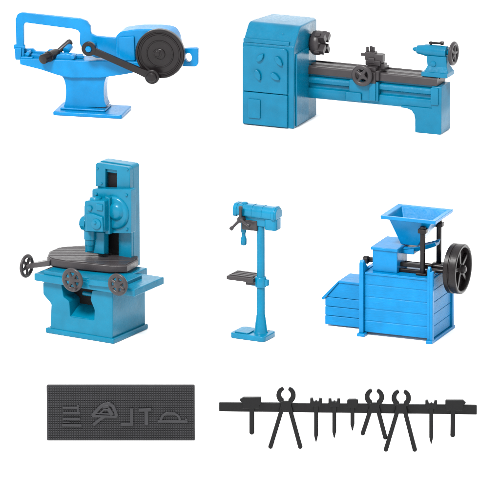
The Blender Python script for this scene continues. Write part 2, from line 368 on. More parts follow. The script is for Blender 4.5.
# ================================================================== MILLING MACHINE
m = Machine('milling_machine', 'teal milling machine with tall column, dark grey work table and three handwheels', 'milling machine', 45, 333, -31)
xz_ = lambda pts, y=2: m.xz(pts, y)
m.part('base_plinth', MB().prism(roundpoly([(0,0),(81,0),(81,66),(0,66)], 2), 'z', 0, 5.5), TEAL2, bevel=1.4, seg=3)
# body with a trapezoid mouth
fb = [(50,330),(51,304),(43,294.5),(42.7,283),(46,281),(61,282.5),(63.5,297),(69,301.5),(70.3,317),(94,320.2),(94.4,310),(90.2,299.5),(92.2,290.3),(112.5,291.5),(112.5,339)]
fb = m.xz(fb, 2)
body = m.part('body', MB().prism(roundpoly(fb, 1.2, 2), 'y', 2, 64), TEAL2, bevel=.9, seg=2)
rx0, rx1 = fb[0][0], fb[-1][0]; bt = 50.5
m.part('body_block', MB().box(rx0+1, rx1-1, 24, 63.4, 4, bt-.6), TEAL2, bevel=.5)
# sloped tray inside the mouth, and a near-black sheet painting the cavity's shade above it
a = m.xz([(70.3,317),(94.2,320.2)], 2)
zf = (a[0][1]+a[1][1])/2
mb = MB().prism([(3, zf-3), (3, zf+.3), (23.5, zf+10), (23.5, zf-3)], 'x', a[0][0]-6, a[1][0]+6)
m.part('chip_tray', mb, TEAL2, bevel=.5)
m.part('cavity_shade_sheet', MB().box(a[0][0]-12, a[1][0]+3, 21.5, 23.8, zf+8, bt-1), CORE, bevel=0)
m.part('lead_screw', MB().cyl((38, 12, 44), (64, 12, 44), 2.2), TEAL2, bevel=0)
# saddle blocks
m.part('rear_block', MB().box(-2, rx1+1.5, 34, 66, 52, 63.5), TEAL2, bevel=1.0)
sl = m.xy([(33.8,272.5),(140.3,285.2),(163.5,272.5),(60,258)], 62)
print('slab', sl)
x0 = sl[0][0]; ys = sl[0][1]; x1 = m.hit(134.5, 284, 1, ys)[0]
m.part('saddle', MB().box(x0, x1, ys, ys+56, 53.5, 61), TEAL2, bevel=1.0, seg=2)
m.part('saddle_way', MB().box(x0+10, x1-16, ys+3, ys+40, 60.6, 64.5), TEAL2, bevel=.7)
kn = m.xz([(86,279.5),(123,283.5),(123,289),(88,285.2)], ys-3)
m.part('knee_bracket', MB().prism(roundpoly(kn, 1.2), 'y', ys-3, ys+4), TEAL2, bevel=1.0)
# work table
tz = 73
to = m.xy([(47,256.5),(49,251.5),(58,247.4),(86,245),(115,246),(131,250.5),(138.3,256.5),(138.3,259.5),(127,265.6),(110,265.8),(62,261.0),(50,258.8)], tz)
tb = MB()
cx = sum(p[0] for p in to)/len(to); cy = sum(p[1] for p in to)/len(to)
sc_ = lambda k: [(cx+(p[0]-cx)*k, cy+(p[1]-cy)*k) for p in to]
def ringz(k, z): return [(x, y, z) for x, y in sc_(k)]
tb.loft([ringz(.97, tz-7.4), ringz(1, tz-6.6), ringz(1, tz-.8), ringz(.985, tz)])
wt = m.part('work_table', tb, GREY, bevel=.3)
tb = MB().loft([ringz(.9, tz-10), ringz(.92, tz-7)])
m.part('table_slide', tb, GREY, bevel=.3)
# raised lands between T-slots, following the long axis
dirv = (Vector((to[6][0], to[6][1], 0)) - Vector((to[0][0], to[0][1], 0))).normalized(); nv = Vector((-dirv.y, dirv.x, 0))
cc = Vector((cx, cy, 0))
def chord(off):
    ts_ = []
    base = cc + nv*off
    for i in range(len(to)):
        p = Vector((to[i][0], to[i][1], 0))-base; q = Vector((to[(i+1) % len(to)][0], to[(i+1) % len(to)][1], 0))-base
        a1, a2 = p.dot(nv), q.dot(nv)
        if a1*a2 < 0:
            t = a1/(a1-a2); ts_.append((p+(q-p)*t).dot(dirv))
    return (base, min(ts_), max(ts_)) if len(ts_) > 1 else None
for off in [x*6.4 for x in range(-6, 7)]:
    o_ = cc + nv*off
    c1 = chord(off)
    if not c1 or c1[2]-c1[1] < 16: continue
    lb = MB().loft([ringz(.955, tz-.3), ringz(.955, tz+.7)])
    lb.cut(tuple(o_+nv*2.55), tuple(nv)).cut(tuple(o_-nv*2.55), tuple(-nv))
    if len(lb.bm.faces) < 5: continue
    m.part('table_land', lb, GREY, wt, bevel=.3)
# left handwheel with its tapered neck
wy = 24
lw = m.hit(26.8, 266, 1, wy)
nk = MB().loft([[(lw[0]+1, wy-3.4, lw[2]-2.4), (lw[0]+1, wy+3.4, lw[2]-2.4), (lw[0]+1, wy+3.4, lw[2]+2.2), (lw[0]+1, wy-3.4, lw[2]+2.2)],
                [(to[0][0]+8, wy-11, tz-7.2), (to[0][0]+8, wy+13, tz-7.2), (to[0][0]+8, wy+13, tz-1.2), (to[0][0]+8, wy-11, tz-1.2)]])
m.part('table_neck', nk, GREY, bevel=.8)
handwheel(m, (lw[0], wy, lw[2]), (-1, 0, 0), 12.0, GREY, nsp=5, rim=2.1, phase=.4, depth=1.8, knob=3.6, hubr=3)
for (u, v, r_, ph, kk) in ((72.5, 280, 12.0, .25, None), (117.8, 284.6, 11.2, .8, None)):
    y_ = ys-9; c = m.hit(u, v, 1, y_)
    handwheel(m, (c[0], y_, c[2]), (0, -1, 0), r_, GREY, nsp=6, rim=2.4, phase=ph, hubr=3.8, hubl=5, knob=1.1+ph)
    m.part('wheel_shaft', MB().cyl((c[0], y_, c[2]), (c[0], ys+5, c[2]), 2.3, 2.3, 16), TEAL2, bevel=0)
# column
yc = 58
ct = m.xz([(96.8,186.5),(96.8,165.5,3.5),(101,161.8,3),(128,163,3),(131.4,166,3),(131.4,188)], yc-2)
cl = m.xz([(97.2,200),(131.0,200)], yc)
X0, X1 = cl[0][0], cl[1][0]
topz = m.xz([(131,166.2)], yc)[0][1]
sw = X1-X0; sx0 = m.xz([(106.7,180)], yc)[0][0]; sx1 = m.xz([(118,180)], yc)[0][0]
m.part('column', MB().prism(roundpoly([(X0,62,0),(X1,62,0),(X1,topz,4),(X0,topz,4)], 3, 4), 'y', yc+4, yc+17).box(X0+.2, sx0, yc, yc+4.5, 62, topz-4).box(sx1, X1-.02, yc, yc+4.5, 62, topz-4).box(sx0-1, sx1+1, yc, yc+4.5, topz-10, topz-4), TEAL2, bevel=1.0, seg=3)
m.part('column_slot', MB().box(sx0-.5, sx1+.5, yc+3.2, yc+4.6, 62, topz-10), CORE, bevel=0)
zl, zh = ct[0][1], topz
slz = m.xz([(112,170)], yc-2)[0][1]
mb = MB().prism(roundpoly([(X0-.4,zl,1),(sx0,zl,0),(sx0,slz,0),(sx1,slz,0),(sx1,zl,0),(X1+.3,zl,1),(X1+.3,zh-1,3),(X0-.4,zh-1,3.5)], 1, 4), 'y', yc-2.5, yc+3.8)
m.part('column_cap', mb, TEAL2, bevel=1.0, seg=2)
hp = m.xz([(92,189,2),(131,189.5,2),(131,233.5,1),(92,233,1)], yc-10)
hd = m.part('milling_head', MB().prism(roundpoly(hp, 2), 'y', yc-10, yc-.5), TEAL2, bevel=1.2, seg=3)
dc = m.hit(113.5, 213, 1, yc-12)
m.part('swivel_disc', MB().rev((dc[0], yc-13, dc[2]), (0, 1, 0), [(0, 14.5), (.6, 15.6), (1.6, 16.6), (4, 17.2)], 48), TEAL2, hd, bevel=0)
rb_ = m.xz([(105.5,196),(110,198),(110,234.5),(105.5,234)], yc-16)
m.part('head_rib', MB().prism(rb_, 'y', yc-17, yc-10), TEAL2, hd, bevel=.8)
vb = m.xz([(85.5,200.5,2),(105.5,200.5,2),(105.5,232,1),(85.5,231,1)], yc-22)
vh = m.part('spindle_housing', MB().prism(roundpoly(vb, 2), 'y', yc-24, yc-9), TEAL2, bevel=1.3, seg=3)
fp = m.xz([(86.5,214),(92,213),(103,217),(104,232),(87,231)], yc-25)
m.part('gear_cover', MB().prism(roundpoly(fp, 1.5), 'y', yc-27, yc-23), TEAL2, vh, bevel=1.0)
p = m.hit(96.5, 224, 1, yc-27)
m.part('index_plate', MB().cyl((p[0], yc-28.4, p[2]), (p[0], yc-26.5, p[2]), 5.4, 5.4, 24).cyl((p[0]-1, yc-29.5, p[2]+1.5), (p[0]-1, yc-28, p[2]+1.5), 1.6), TEAL2, vh, bevel=0)
p = m.hit(90, 208, 1, yc-24); q = m.hit(100, 207.5, 1, yc-24)
m.part('oil_cap', MB().cyl((p[0], yc-25.6, p[2]), (p[0], yc-23, p[2]), 2.8).cyl((p[0], yc-25.6, p[2]-6), (p[0], yc-23, p[2]-6), 1.6), TEAL2, vh, bevel=0)
m.part('vent_plate', MB().prism(roundpoly([(q[0]-4,q[2]-3),(q[0]+3.5,q[2]-3),(q[0]+3.5,q[2]+3.6),(q[0]-4,q[2]+3.6)],1), 'y', yc-25.4, yc-23), TEAL2, vh, bevel=.8)
for (u, v, r_) in ((95.5, 168.5, 1.2), (125.5, 169.5, 1.2), (99.5, 183.5, 1.2)):
    p = m.hit(u+2, v, 1, yc-2.5)
    m.part('bolt', MB().cyl((p[0], yc-3.4, p[2]), (p[0], yc-1.5, p[2]), r_, r_, 6, .2), TEAL2, bevel=0)
for (u, v) in ((96.5, 194), (126.5, 195), (127, 229)):
    p = m.hit(u, v, 1, yc-10)
    m.part('bolt', MB().cyl((p[0], yc-11.2, p[2]), (p[0], yc-9, p[2]), 1.5, 1.5, 6, .2), TEAL2, hd, bevel=0)
m.part('disc_boss', MB().rev((dc[0]+3, yc-16.4, dc[2]+2), (0, 1, 0), [(0, 5.5), (.8, 7), (2.4, 8.4), (4, 9.6)], 32), TEAL2, hd, bevel=0)
p = m.hit(96, 198.5, 1, yc-16)
m.part('top_cap', MB().rev((p[0], yc-16.5, p[2]-3), (0, 0, 1), [(0, 6.5), (3.2, 6.3), (4.4, 5.4), (5, 3)], 24), TEAL2, vh, bevel=0)
m.part('feed_shaft', MB().cyl((p[0]-11.5, yc-17, p[2]-9), (p[0]-11.5, yc-17, p[2]-33), 1.6, 1.6, 12), TEAL2, vh, bevel=0)
p = m.hit(84, 223, 1, yc-18)
m.part('drive_motor', MB().rev((p[0]-3.6, yc-17, p[2]), (1, 0, 0), [(0, 5), (.8, 6.4), (2.2, 6.6), (2.5, 8), (8, 8.2)], 10), TEAL2, bevel=.5)
p = m.hit(87.5, 232, 1, yc-18); q = m.hit(90, 251, 1, yc-18)
m.part('spindle', MB().rev((p[0]+2, yc-17, q[2]), (0, 0, 1), [(0, 3.2), (.5, 4.2), (6, 4.6), (6.5, 5.2), (12, 5.4), (12.5, 6.2), (p[2]-q[2]+2, 6.2)], 24), TEAL2, bevel=0)
a = m.xz([(85,231),(105,232),(105,254),(86,252)], yc-14)
m.part('slide_guide', MB().prism(a, 'y', yc-16, yc-8), TEAL2, bevel=.8)

# ================================================================== PILLAR DRILL
m = Machine('pillar_drill', 'slim light blue pillar drill with small grey table on a round post', 'drill press', 229.2, 338, -27)
m.part('base_plate', MB().prism(roundpoly([(0,0),(39,0),(39,28),(0,28)], 5), 'z', 0, 5.6), TEAL3, bevel=1.2, seg=3)
m.part('base_pad', MB().prism(roundpoly([(3.5,3),(20,3),(20,25),(3.5,25)], 3), 'z', 5.4, 6.8), TEAL3, bevel=.6)
pc = m.xy([(260.8, 330.5)], 7)[0]; px, py = pc
topc = m.hit(259.5, 212, 1, py)[2]
m.part('pillar', MB().rev((px, py, 5), (0, 0, 1), [(0, 8), (1, 7.6), (2.5, 6.6), (18, 4.6), (19, 4.2), (topc, 3.9)], 32), TEAL3, bevel=0)
cz = m.hit(260, 281.5, 1, py)[2]
col = m.part('table_clamp', MB().cyl((px, py, cz-5.6), (px, py, cz+5.4), 5.8, 5.8, 28, .8).box(px+2, px+8.5, py-2.2, py+2.2, cz-3.5, cz+3).box(px-11, px-3, py-3.4, py+3.4, cz-4.6, cz+2.5), TEAL3, bevel=.6)
tz = cz+4.0
tp_ = m.xy([(226.3,275.6),(236,270.6),(257,273.5),(247.5,278.6)], tz)
print('drill table', tp_, px, py)
w0 = tp_[0][0]; w1 = px-4.5; yv = tp_[0][1]
dt = m.part('drill_table', MB().box(w0, w1, yv, yv+23, tz-4.2, tz), GREY, bevel=.7)
for k in range(4):
    yy = yv+3.2+k*5.2
    m.part('table_land', MB().box(w0+1.5, w1-2, yy, yy+3, tz-.3, tz+.8), GREY, dt, bevel=.3)
m.part('table_bracket', MB().box(w1-11, w1+.5, yv+5, yv+17, tz-8.6, tz-3.8), GREY, dt, bevel=.9)
# head
h0 = m.hit(237.2, 210, 1, py)[0]; h1 = m.hit(279, 213, 1, py)[0]; hz = m.hit(258, 210.5, 1, py)[2]
prof = roundpoly([(py-8,hz-6,2.5),(py-8,hz+2,3),(py-4.5,hz+5.6,2),(py+4.5,hz+5.6,2),(py+8,hz+2,3),(py+8,hz-6,2.5)], 2, 4)
bc = m.part('belt_cover', MB().prism(prof, 'x', h0, h1), TEAL3, bevel=1.5, seg=3)
m.part('cover_cap', MB().prism([(a_*1.0+(0), b_) for a_, b_ in roundpoly([(py-8.8,hz-6.8,3),(py-8.8,hz+2.4,3),(py-4.8,hz+6.4,2),(py+4.8,hz+6.4,2),(py+8.8,hz+2.4,3),(py+8.8,hz-6.8,3)], 2, 4)], 'x', h1-5, h1-1.6), TEAL3, bc, bevel=.6)
m.part('cover_cap', MB().prism(roundpoly([(py-8.6,hz-7,3),(py-8.6,hz+2.4,3),(py-4.8,hz+6.2,2),(py+4.8,hz+6.2,2),(py+8.6,hz+2.4,3),(py+8.6,hz-7,3)], 2, 4), 'x', h0-1.2, h0+3.2), TEAL3, bc, bevel=.8)
for k in range(3):
    m.part('cover_rib', MB().prism(roundpoly([(py-8.4,hz-5.4,2.5),(py-8.4,hz+2.2,3),(py-4.7,hz+6,2),(py+4.7,hz+6,2),(py+8.4,hz+2.2,3),(py+8.4,hz-5.4,2.5)], 2, 4), 'x', h0+8+k*11, h0+9+k*11), TEAL3, bc, bevel=.3)
m.part('spindle_cap', MB().rev((h0+8.5, py, hz+5.3), (0, 0, 1), [(0, 3.4), (1.2, 3.2), (2, 2)], 20), TEAL3, bc, bevel=0)
mx0 = m.hit(264.5, 222, 1, py-5)[0]; mx1 = m.hit(275, 224, 1, py-5)[0]; mz0 = m.hit(270, 230.5, 1, py-5)[2]
m.part('motor', MB().prism(roundpoly([(mx0,py-6.5),(mx1+1.5,py-6.5),(mx1+1.5,py+7),(mx0,py+7)], 3), 'z', mz0, hz-5.5), TEAL3, bevel=.9, seg=2)
m.part('head_bracket', MB().box(h0+7, mx0+1, py-5, py+5, hz-15, hz-5.6), TEAL3, bevel=1.2)
qz = m.hit(246, 229.5, 1, py-4)[2]
m.part('feed_box', MB().box(h0+7.6, px-1.5, py-6.3, py-1, qz, hz-9.5), GREY, bevel=1.0)
sxp = m.hit(243.7, 235, 1, py)[0]
z1_ = m.hit(243.7, 224, 1, py)[2]; z2_ = m.hit(243.7, 245.4, 1, py)[2]
hh = z1_-z2_
m.part('quill', MB().rev((sxp, py, z2_+8), (0, 0, 1), [(0, 1.9), (5, 2.0), (5.6, 2.8), (hh-1, 3.0), (hh+2, 3.0)], 20), TEAL3, bevel=0)
m.part('drill_chuck', MB().rev((sxp, py, z2_), (0, 0, 1), [(0, .8), (.5, 2.4), (1.6, 3.1), (6.5, 3.2), (8.5, 2.6), (10.5, 1.9)], 20), TEAL3, bevel=0)
c = m.hit(240.5, 219.5, 1, py-9.5)
fh = m.part('feed_lever_hub', MB().cyl((c[0], py-11, c[2]), (c[0], py-3, c[2]), 3.4, 3.6, 20), GREY, bevel=0)
for (u, v) in ((230.5,229.4),(240.6,206.5),(249.5,226)):
    q = m.hit(u, v, 1, py-12); c_ = Vector((c[0], py-9.8, c[2]))
    m.part('feed_lever', MB().tube([c_, c_+(q-c_)*.75, c_+(q-c_)*.82, q], [1.7, 1.5, 2.1, 2.0], 12), GREY, fh, bevel=.3)

# ================================================================== CRUSHER / MILL WITH HOPPER
m = Machine('hopper_crusher', 'bright blue plank sided crusher with funnel hopper on top and black spoked flywheel', 'crusher', 360.2, 336, -22)
W = 72.5; Dp = 62
def planked(y0, y1, x0, x1, zs, axis):
    mb = MB()
    for a_, b_ in zip(zs, zs[1:]):
        mb.box(x0, x1, y0, y1, a_+.12, b_-.12)
    return mb
zs = [3.5 + 12.4*i for i in range(5)] + [65]
zs = [3.5, 15.5, 28, 40.5, 53, 65]
m.part('side_wall', planked(4, 7, 2.5, W-1, zs, 'x'), SKYWOOD, bevel=.9, seg=2)
m.part('side_wall', planked(Dp-6, Dp-3, 2.5, W-1, zs, 'x'), SKYWOOD, bevel=.9, seg=2)
m.part('core_box', MB().box(3.4, W-1.8, 4.5, Dp-3.6, 3.8, 63.6), SKY, bevel=.3)
m.part('top_board', MB().box(3, W-1.5, 3.0, Dp-2.5, 63.4, 65.8), SKY, bevel=.7)
# left end panel
def endpanel(x0, x1):
    pts = [(0,0,1),(4,0,1),(4,3.5,0),(Dp-4,3.5,0),(Dp-4,0,1),(Dp,0,1),(Dp,74,1),(Dp-2.5,79.5,2),(Dp-7,74,3),(Dp-16,66.5,3),(16,66.5,3),(7,74,3),(2.5,79.5,2),(0,75,1)]
    return MB().prism(roundpoly(pts, 1, 3), 'x', x0, x1)
ep = m.part('end_panel', endpanel(-1.5, 2.8), SKY, bevel=.8)
ep = m.part('end_panel', endpanel(W-1.4, W+1.4), SKY, bevel=.8)
pl = MB()
for a_, b_ in zip(zs, zs[1:]):
    pl.box(W+1, W+2.6, 6.5, Dp-5, a_+.12, b_-.12)
m.part('end_planks', pl, SKYWOOD, ep, bevel=.6)
m.part('corner_post', MB().box(W+1.2, W+4.6, -.4, 4.6, 0, 74), SKY, ep, bevel=.9)
m.part('corner_post', MB().box(W+1.2, W+4.6, Dp-5, Dp+.6, 0, 74), SKY, ep, bevel=.9)
m.part('foot_rail', MB().box(-2.8, 5.5, -3, 5, -0.0, 3.2).box(-2.4, 3.5, 4, Dp, .02, 3.0), SKY, bevel=.8)
m.part('foot_rail', MB().box(W-2, W+5.2, -3, Dp+2, 0, 3.2), SKY, bevel=.8)
# annex with sloping lid
ay0 = 22; ay1 = 52
an = m.xz([(324.8,325.5),(324.6,298.5),(339,282.3),(364,285),(364,330.5)], ay0)
az0 = 1.5
A0, A1 = an[0][0], -1.4
zt1 = an[1][1]; zt2 = an[2][1]; xk = an[2][0]
mb = MB()
nz = 4; zz = [az0 + (zt1+2-az0)*i/3 for i in range(4)] + [zt2]
for i in range(4):
    za, zb_ = zz[i]+.15, zz[i+1]-.15
    if i < 3 and zb_ <= zt1: mb.box(A0, A1, ay0, ay0+3, za, zb_)
    else:
        sl_ = (xk-A0)/(zt2-zt1); f = lambda z: A0 + max(0, z-zt1)*sl_
        pts = [(A1, za), (f(za), za)] + ([(A0, zt1)] if za < zt1 else []) + [(f(zb_), zb_), (A1, zb_)]
        mb.prism(pts, 'y', ay0, ay0+3)
ax_ = m.part('annex', mb, SKYWOOD, bevel=.8, label='low plank sided bin with a chamfered lid')
m.part('annex_end', MB().prism([(A0+.6, az0+.4), (A0+.6, zt1-.4), (xk+.4, zt2-.8), (A1, zt2-.8), (A1, az0+.4)], 'y', ay0+1.5, ay1), SKYWOOD, ax_, bevel=.6)
dxs, dzs = xk-A0, zt2-zt1; Ls = math.hypot(dxs, dzs)
nx, nz_ = -dzs/Ls, dxs/Ls
pts = [(A0-2-nx*.8, zt1-1-nz_*.8), (xk, zt2-.3), (xk+nx*1.8+.6, zt2+nz_*1.8+.2), (A0-2+nx*2.2, zt1-1+nz_*2.2)]
m.part('annex_lid', MB().prism(pts, 'y', ay0-1.5, ay1+1), SKYWOOD, ax_, bevel=.6)
m.part('annex_lid', MB().box(xk-.6, A1, ay0-1.2, ay1+1, zt2-.4, zt2+1.8), SKYWOOD, ax_, bevel=.6)
# gear box on top
gx0 = m.xz([(371.5,247)], 9)[0][0]; gx1 = m.xz([(397.3,250.5)], 9)[0][0]; gz = m.xz([(371.5,247.5)], 9)[0][1]
m.part('crusher_box', MB().box(gx0+.6, gx1-.6, 10, 40, 65.6, gz-1), SKY, bevel=1.0)
m.part('box_lid', MB().box(gx0-1, gx1+.4, 8.6, 54, gz-2.4, gz+.8), SKYWOOD, bevel=.8)
# hopper
ycen = 34
hc = m.hit(416.8, 213.8, 1, ycen); hx = hc[0]; hzr = hc[2]
rim_w, rim_d = 58/2, 50/2
bc_ = m.hit(411.5, 243.5, 1, ycen); hzb = bc_[2]; bx = bc_[0]
def rect(cx_, cy_, w, d_, z): return [(cx_-w, cy_-d_, z), (cx_+w, cy_-d_, z), (cx_+w, cy_+d_, z), (cx_-w, cy_+d_, z)]
hb = MB()
hb.loft([rect(bx, ycen, 9, 6.5, hzb), rect(hx, ycen, rim_w-6, rim_d-6, hzr-2.6), rect(hx, ycen, rim_w, rim_d, hzr-2.2), rect(hx, ycen, rim_w+.6, rim_d+.6, hzr+1.6),
         rect(hx, ycen, rim_w-5, rim_d-5, hzr+.8), rect(bx, ycen, 8, 5, hzb+4)])
m.part('hopper', hb, SKY, bevel=.7, seg=2)
# chute under the hopper, curved
P0 = m.hit(400, 246, 1, ycen-4); P1 = m.hit(436, 240, 1, ycen-4)
cz_ = hzb
xs = [bx-13+ i*4.1 for i in range(11)]
rings = []
for i, x in enumerate(xs):
    t = i/10; zc = hzb-5.0 + 9.5*(t**2.0); hw_ = 11-3*t
    rings.append([(x, ycen-hw_, zc+1.5), (x, ycen-hw_*.6, zc-3.4), (x, ycen+hw_*.6, zc-3.4), (x, ycen+hw_, zc+1.5), (x, ycen+hw_-1.5, zc+1.7), (x, ycen+hw_*.5, zc-.4), (x, ycen-hw_*.5, zc-.4), (x, ycen-hw_+1.5, zc+1.7)])
cb = MB(); cb.loft(rings)
m.part('chute', cb, SKY, bevel=.4)
m.part('chute_mouth', MB().box(gx1-1.2, bx+6, ycen-9, ycen+7, hzb-9, hzb-2.5), SKY, bevel=1.0)
# black posts
yp = 14; f1 = m.hit(422.5, 271, 1, yp)
z225 = m.hit(422.5, 228, 1, yp)[2]
def post(x, y, zt):
    mb = MB().cyl((x, y, 65.5), (x, y, zt-3), 2.8, 2.8, 8, .3)
    po = m.part('post', mb, DARK, bevel=.3)
    m.part('post_cap', MB().prism(roundpoly([(x-4.4,y-4),(x+4.4,y-4),(x+4.4,y+4),(x-4.4,y+4)], 2), 'z', zt-5, zt-.8).cyl((x, y, zt-1), (x, y, zt+1.4), 3.0), DARK, po, bevel=.7)
    m.part('post_foot', MB().box(x-6, x+5, y-3.6, y+3.6, 65.6, 68.2), DARK, po, bevel=.7)
post(f1[0], yp, z225)
yp2 = 57; f2 = m.hit(438.8, 262, 1, yp2); z2p = m.hit(438.8, 221.5, 1, yp2)[2]
post(f2[0], yp2, z2p)
# shafts and flywheel
yax = 32
wc = m.hit(463.8, 269.3, 1, yax); wz = wc[2]; wxo = wc[0]
m.part('axle', MB().cyl((-7, yax, wz), (wxo-2, yax, wz), 2.6, 2.6, 20), DARK, bevel=0)
m.part('axle_knob', MB().rev((-8.5, yax-2, wz), (1, 0, 0), [(0, 3), (.8, 4), (5, 4.2), (6, 3.2)], 20), DARK, bevel=0)
m.part('drive_shaft', MB().box(gx1-1, f1[0]-2, 16, 20, 66, 69.6).box(gx1-1, f1[0]+4, 19, 24, 71, 75.2), DARK, bevel=.7)
m.part('linkage_bar', MB().box(f1[0]+2, W+1, 15, 18, 68, 70.6).cyl((f1[0]+2, 24, wz-2), (W+10, 24, wz-2), 2.2), DARK, bevel=.5)
Rw = 25.2; T = 13.5
prw = [(-T, Rw-3), (-T, Rw-.8), (-T+.8, Rw), (-T*.66, Rw), (-T*.62, Rw-.9), (-T*.55, Rw-.9), (-T*.5, Rw), (-.8, Rw), (0, Rw-.8), (0, Rw-2.6), (-.7, Rw-3.4), (-3.4, Rw-4), (-T+2, Rw-4)]
fw = m.part('flywheel', MB().rev((wxo, yax, wz), (1, 0, 0), prw, 72, closed=True), DARK, bevel=0, smooth=30)
m.part('web', MB().cyl((wxo-8, yax, wz), (wxo-6, yax, wz), Rw-3.5, Rw-3.5, 56, .1), DARK, fw, bevel=0)
for k in range(5):
    a_ = .5 + 2*math.pi*k/5; rot = Matrix.Rotation(a_, 3, 'X')
    m.part('spoke', MB().box(wxo-6.2, wxo-2.8, yax+3, yax+Rw-3.5, wz-1.9, wz+1.9, rot, (0, yax, wz)), DARK, fw, bevel=.7)
m.part('hub', MB().rev((wxo-7, yax, wz), (1, 0, 0), [(0, 6), (4.5, 5.6), (5, 4.6), (8.2, 4.0), (8.8, 3.2)], 28), DARK, fw, bevel=0)
m.part('axle_end', MB().cyl((wxo+1, yax, wz), (wxo+2.6, yax, wz), 2.6, 2.4, 20), GREY, fw, bevel=0)

# ================================================================== EMBOSSED SHEET
m = Machine('tool_relief_board', 'dark grey rectangular board with fine square grid and raised tool outlines', 'relief board', 46.8, 440.6, 0)
cs = m.xz([(46.8,385),(195,440)], 0)
Wd = cs[1][0]; Ht = cs[0][1]
bd = m.part('board', MB().prism(roundpoly([(0,0),(Wd,0),(Wd,Ht),(0,Ht)], 1.6), 'y', .0, 3.2), SHEETM, bevel=.5)
g = MB(); nxp = 62; nzp = 23; m0 = 1.2
px_ = (Wd-2*m0)/nxp; pz_ = (Ht-2*m0)/nzp
for i in range(nxp):
    for j in range(nzp):
        x = m0+i*px_; z = m0+j*pz_
        a_, b_ = .40, .50
        g.loft([[(x+a_, .01, z+a_), (x+px_-a_, .01, z+a_), (x+px_-a_, .01, z+pz_-a_), (x+a_, .01, z+pz_-a_)],
                [(x+b_, -1.5, z+b_), (x+px_-b_, -1.5, z+b_), (x+px_-b_, -1.5, z+pz_-b_), (x+b_, -1.5, z+pz_-b_)]])
m.part('grid_studs', g, SHEETM, bevel=0, smooth=20)
def relief(name, lines, polys=()):
    mb = MB()
    k = 0
    for pts, w in lines:
        mb.prism(ribbon(m.xz(pts, -1.2), w*1.2), 'y', -2.9-.03*k, .02); k += 1
    m.part(name, mb, SHEETM, bevel=.7)
relief('bench_outline', [([(62.5,407.6),(79,407.6)], 2.1), ([(62.5,413),(80.5,413)], 2.1), ([(62.5,418.8),(80.5,418.8)], 2.1), ([(62,425),(82,425.2)], 2.1), ([(78,404.5),(78,413)], 1.6), ([(62.5,422),(70,422)], 1.2)])
relief('saw_outline', [([(92.5,415.4),(96,411.2),(100,407),(104.5,404.2),(109.5,403.6),(113,406),(115.2,411),(117,416.6)], 3.0), ([(92,415.8),(117,416.6)], 2.2), ([(105,416),(99,420),(93,425)], 2.6), ([(99,414),(104,409.5),(108,409.5)], 1.6), ([(108,408),(112.5,415)], 3.4), ([(103,407),(109,406)], 2.6), ([(96,413),(113,414)], 1.4)])
relief('square_outline', [([(131.6,408),(131.6,425.6)], 3.0), ([(120.5,424.2),(132.9,424.2)], 3.0)])
relief('mallet_outline', [([(138.5,410),(151.6,409.4)], 3.0), ([(146.4,410.5),(146.4,425)], 3.4)])
relief('plane_outline', [([(157.5,421.2),(187.8,421.4)], 2.4), ([(160.5,420),(162.6,415.6),(166.5,413.2),(174.5,413.2),(178.5,416),(180.4,420)], 2.3), ([(184.5,419.4),(187.6,419.4)], 1.8)])

# ================================================================== TOOL RAIL AND TOOLS
m0_ = Machine('tool_rail', 'long flat black rail holding a row of small hand tools', 'tool rail', 219, 450.6, -2.6)
m = m0_
bar = m.xz([(219,402.6),(477,405.4),(477,414.8),(219,411.6)], 0)
# rail is one mesh: replace the empty
rail = MB().prism(roundpoly(bar, .8, 2), 'y', 0, 4.2)
bpy.data.objects.remove(m.root)
def solo(name, mb, label, cat, group=None, bevel=.5):
    o = finish(name, mb, RACK, None, m.S, bevel, 2)
    o.location = m.O; o.rotation_euler = (0, 0, m.th)
    o['label'] = label; o['category'] = cat
    if group: o['group'] = group
    return o
def toolroot(name, label, cat, u, group):
    p = m.hit(u, 450, 1, -2)
    r = bpy.data.objects.new(name, None); COL.objects.link(r); r.empty_display_size = .01
    r.location = m.O + m.R @ (Vector((p[0], -2, 0))*m.S); r.rotation_euler = (0, 0, m.th)
    r['label'] = label; r['category'] = cat; r['group'] = group
    return r, p[0]
def tpart(name, mb, root, x0, bevel=.5):
    bmesh.ops.translate(mb.bm, vec=(-x0, 2, 0), verts=mb.bm.verts[:])
    return finish(name, mb, RACK, root, m.S, bevel, 2)
solo('tool_rail', rail, 'long flat black horizontal rail carrying the row of small tools', 'tool rail')
YF, YB = -4.0, -.02
def hammer(head, shaft, label):
    root, x0 = toolroot('hammer', label, 'hammer', shaft[0][0], 'hammers on the rail')
    tpart('head', MB().prism(m.xz(head, YF), 'y', YF-.6, YB), root, x0)
    a, b = m.xz(shaft, YF+1)
    mb = MB().prism(ribbon([a, b], 5.0), 'y', YF+.2, YB-.02)
    mb.cyl((b[0], YF+.25, b[1]+.3), (b[0], YB-.05, b[1]+.3), 2.6, 2.6, 16, .6)
    tpart('handle', mb, root, x0)
hammer([(239.2,400),(243.2,397.4),(261.4,397.4),(261.4,404),(259.5,404.6),(259,408.5),(242.5,408.5),(242.4,403)], [(251.8,404),(251.8,432.5)], 'small black hammer at the left end of the rail, head pointing left')
hammer([(445.2,400.3),(463.4,400.3),(466.2,403),(463.4,405.4),(462.2,410.5),(446.5,410.5),(445.2,407)], [(453,406),(452.7,435.2)], 'small black hammer at the right end of the rail, head pointing right')
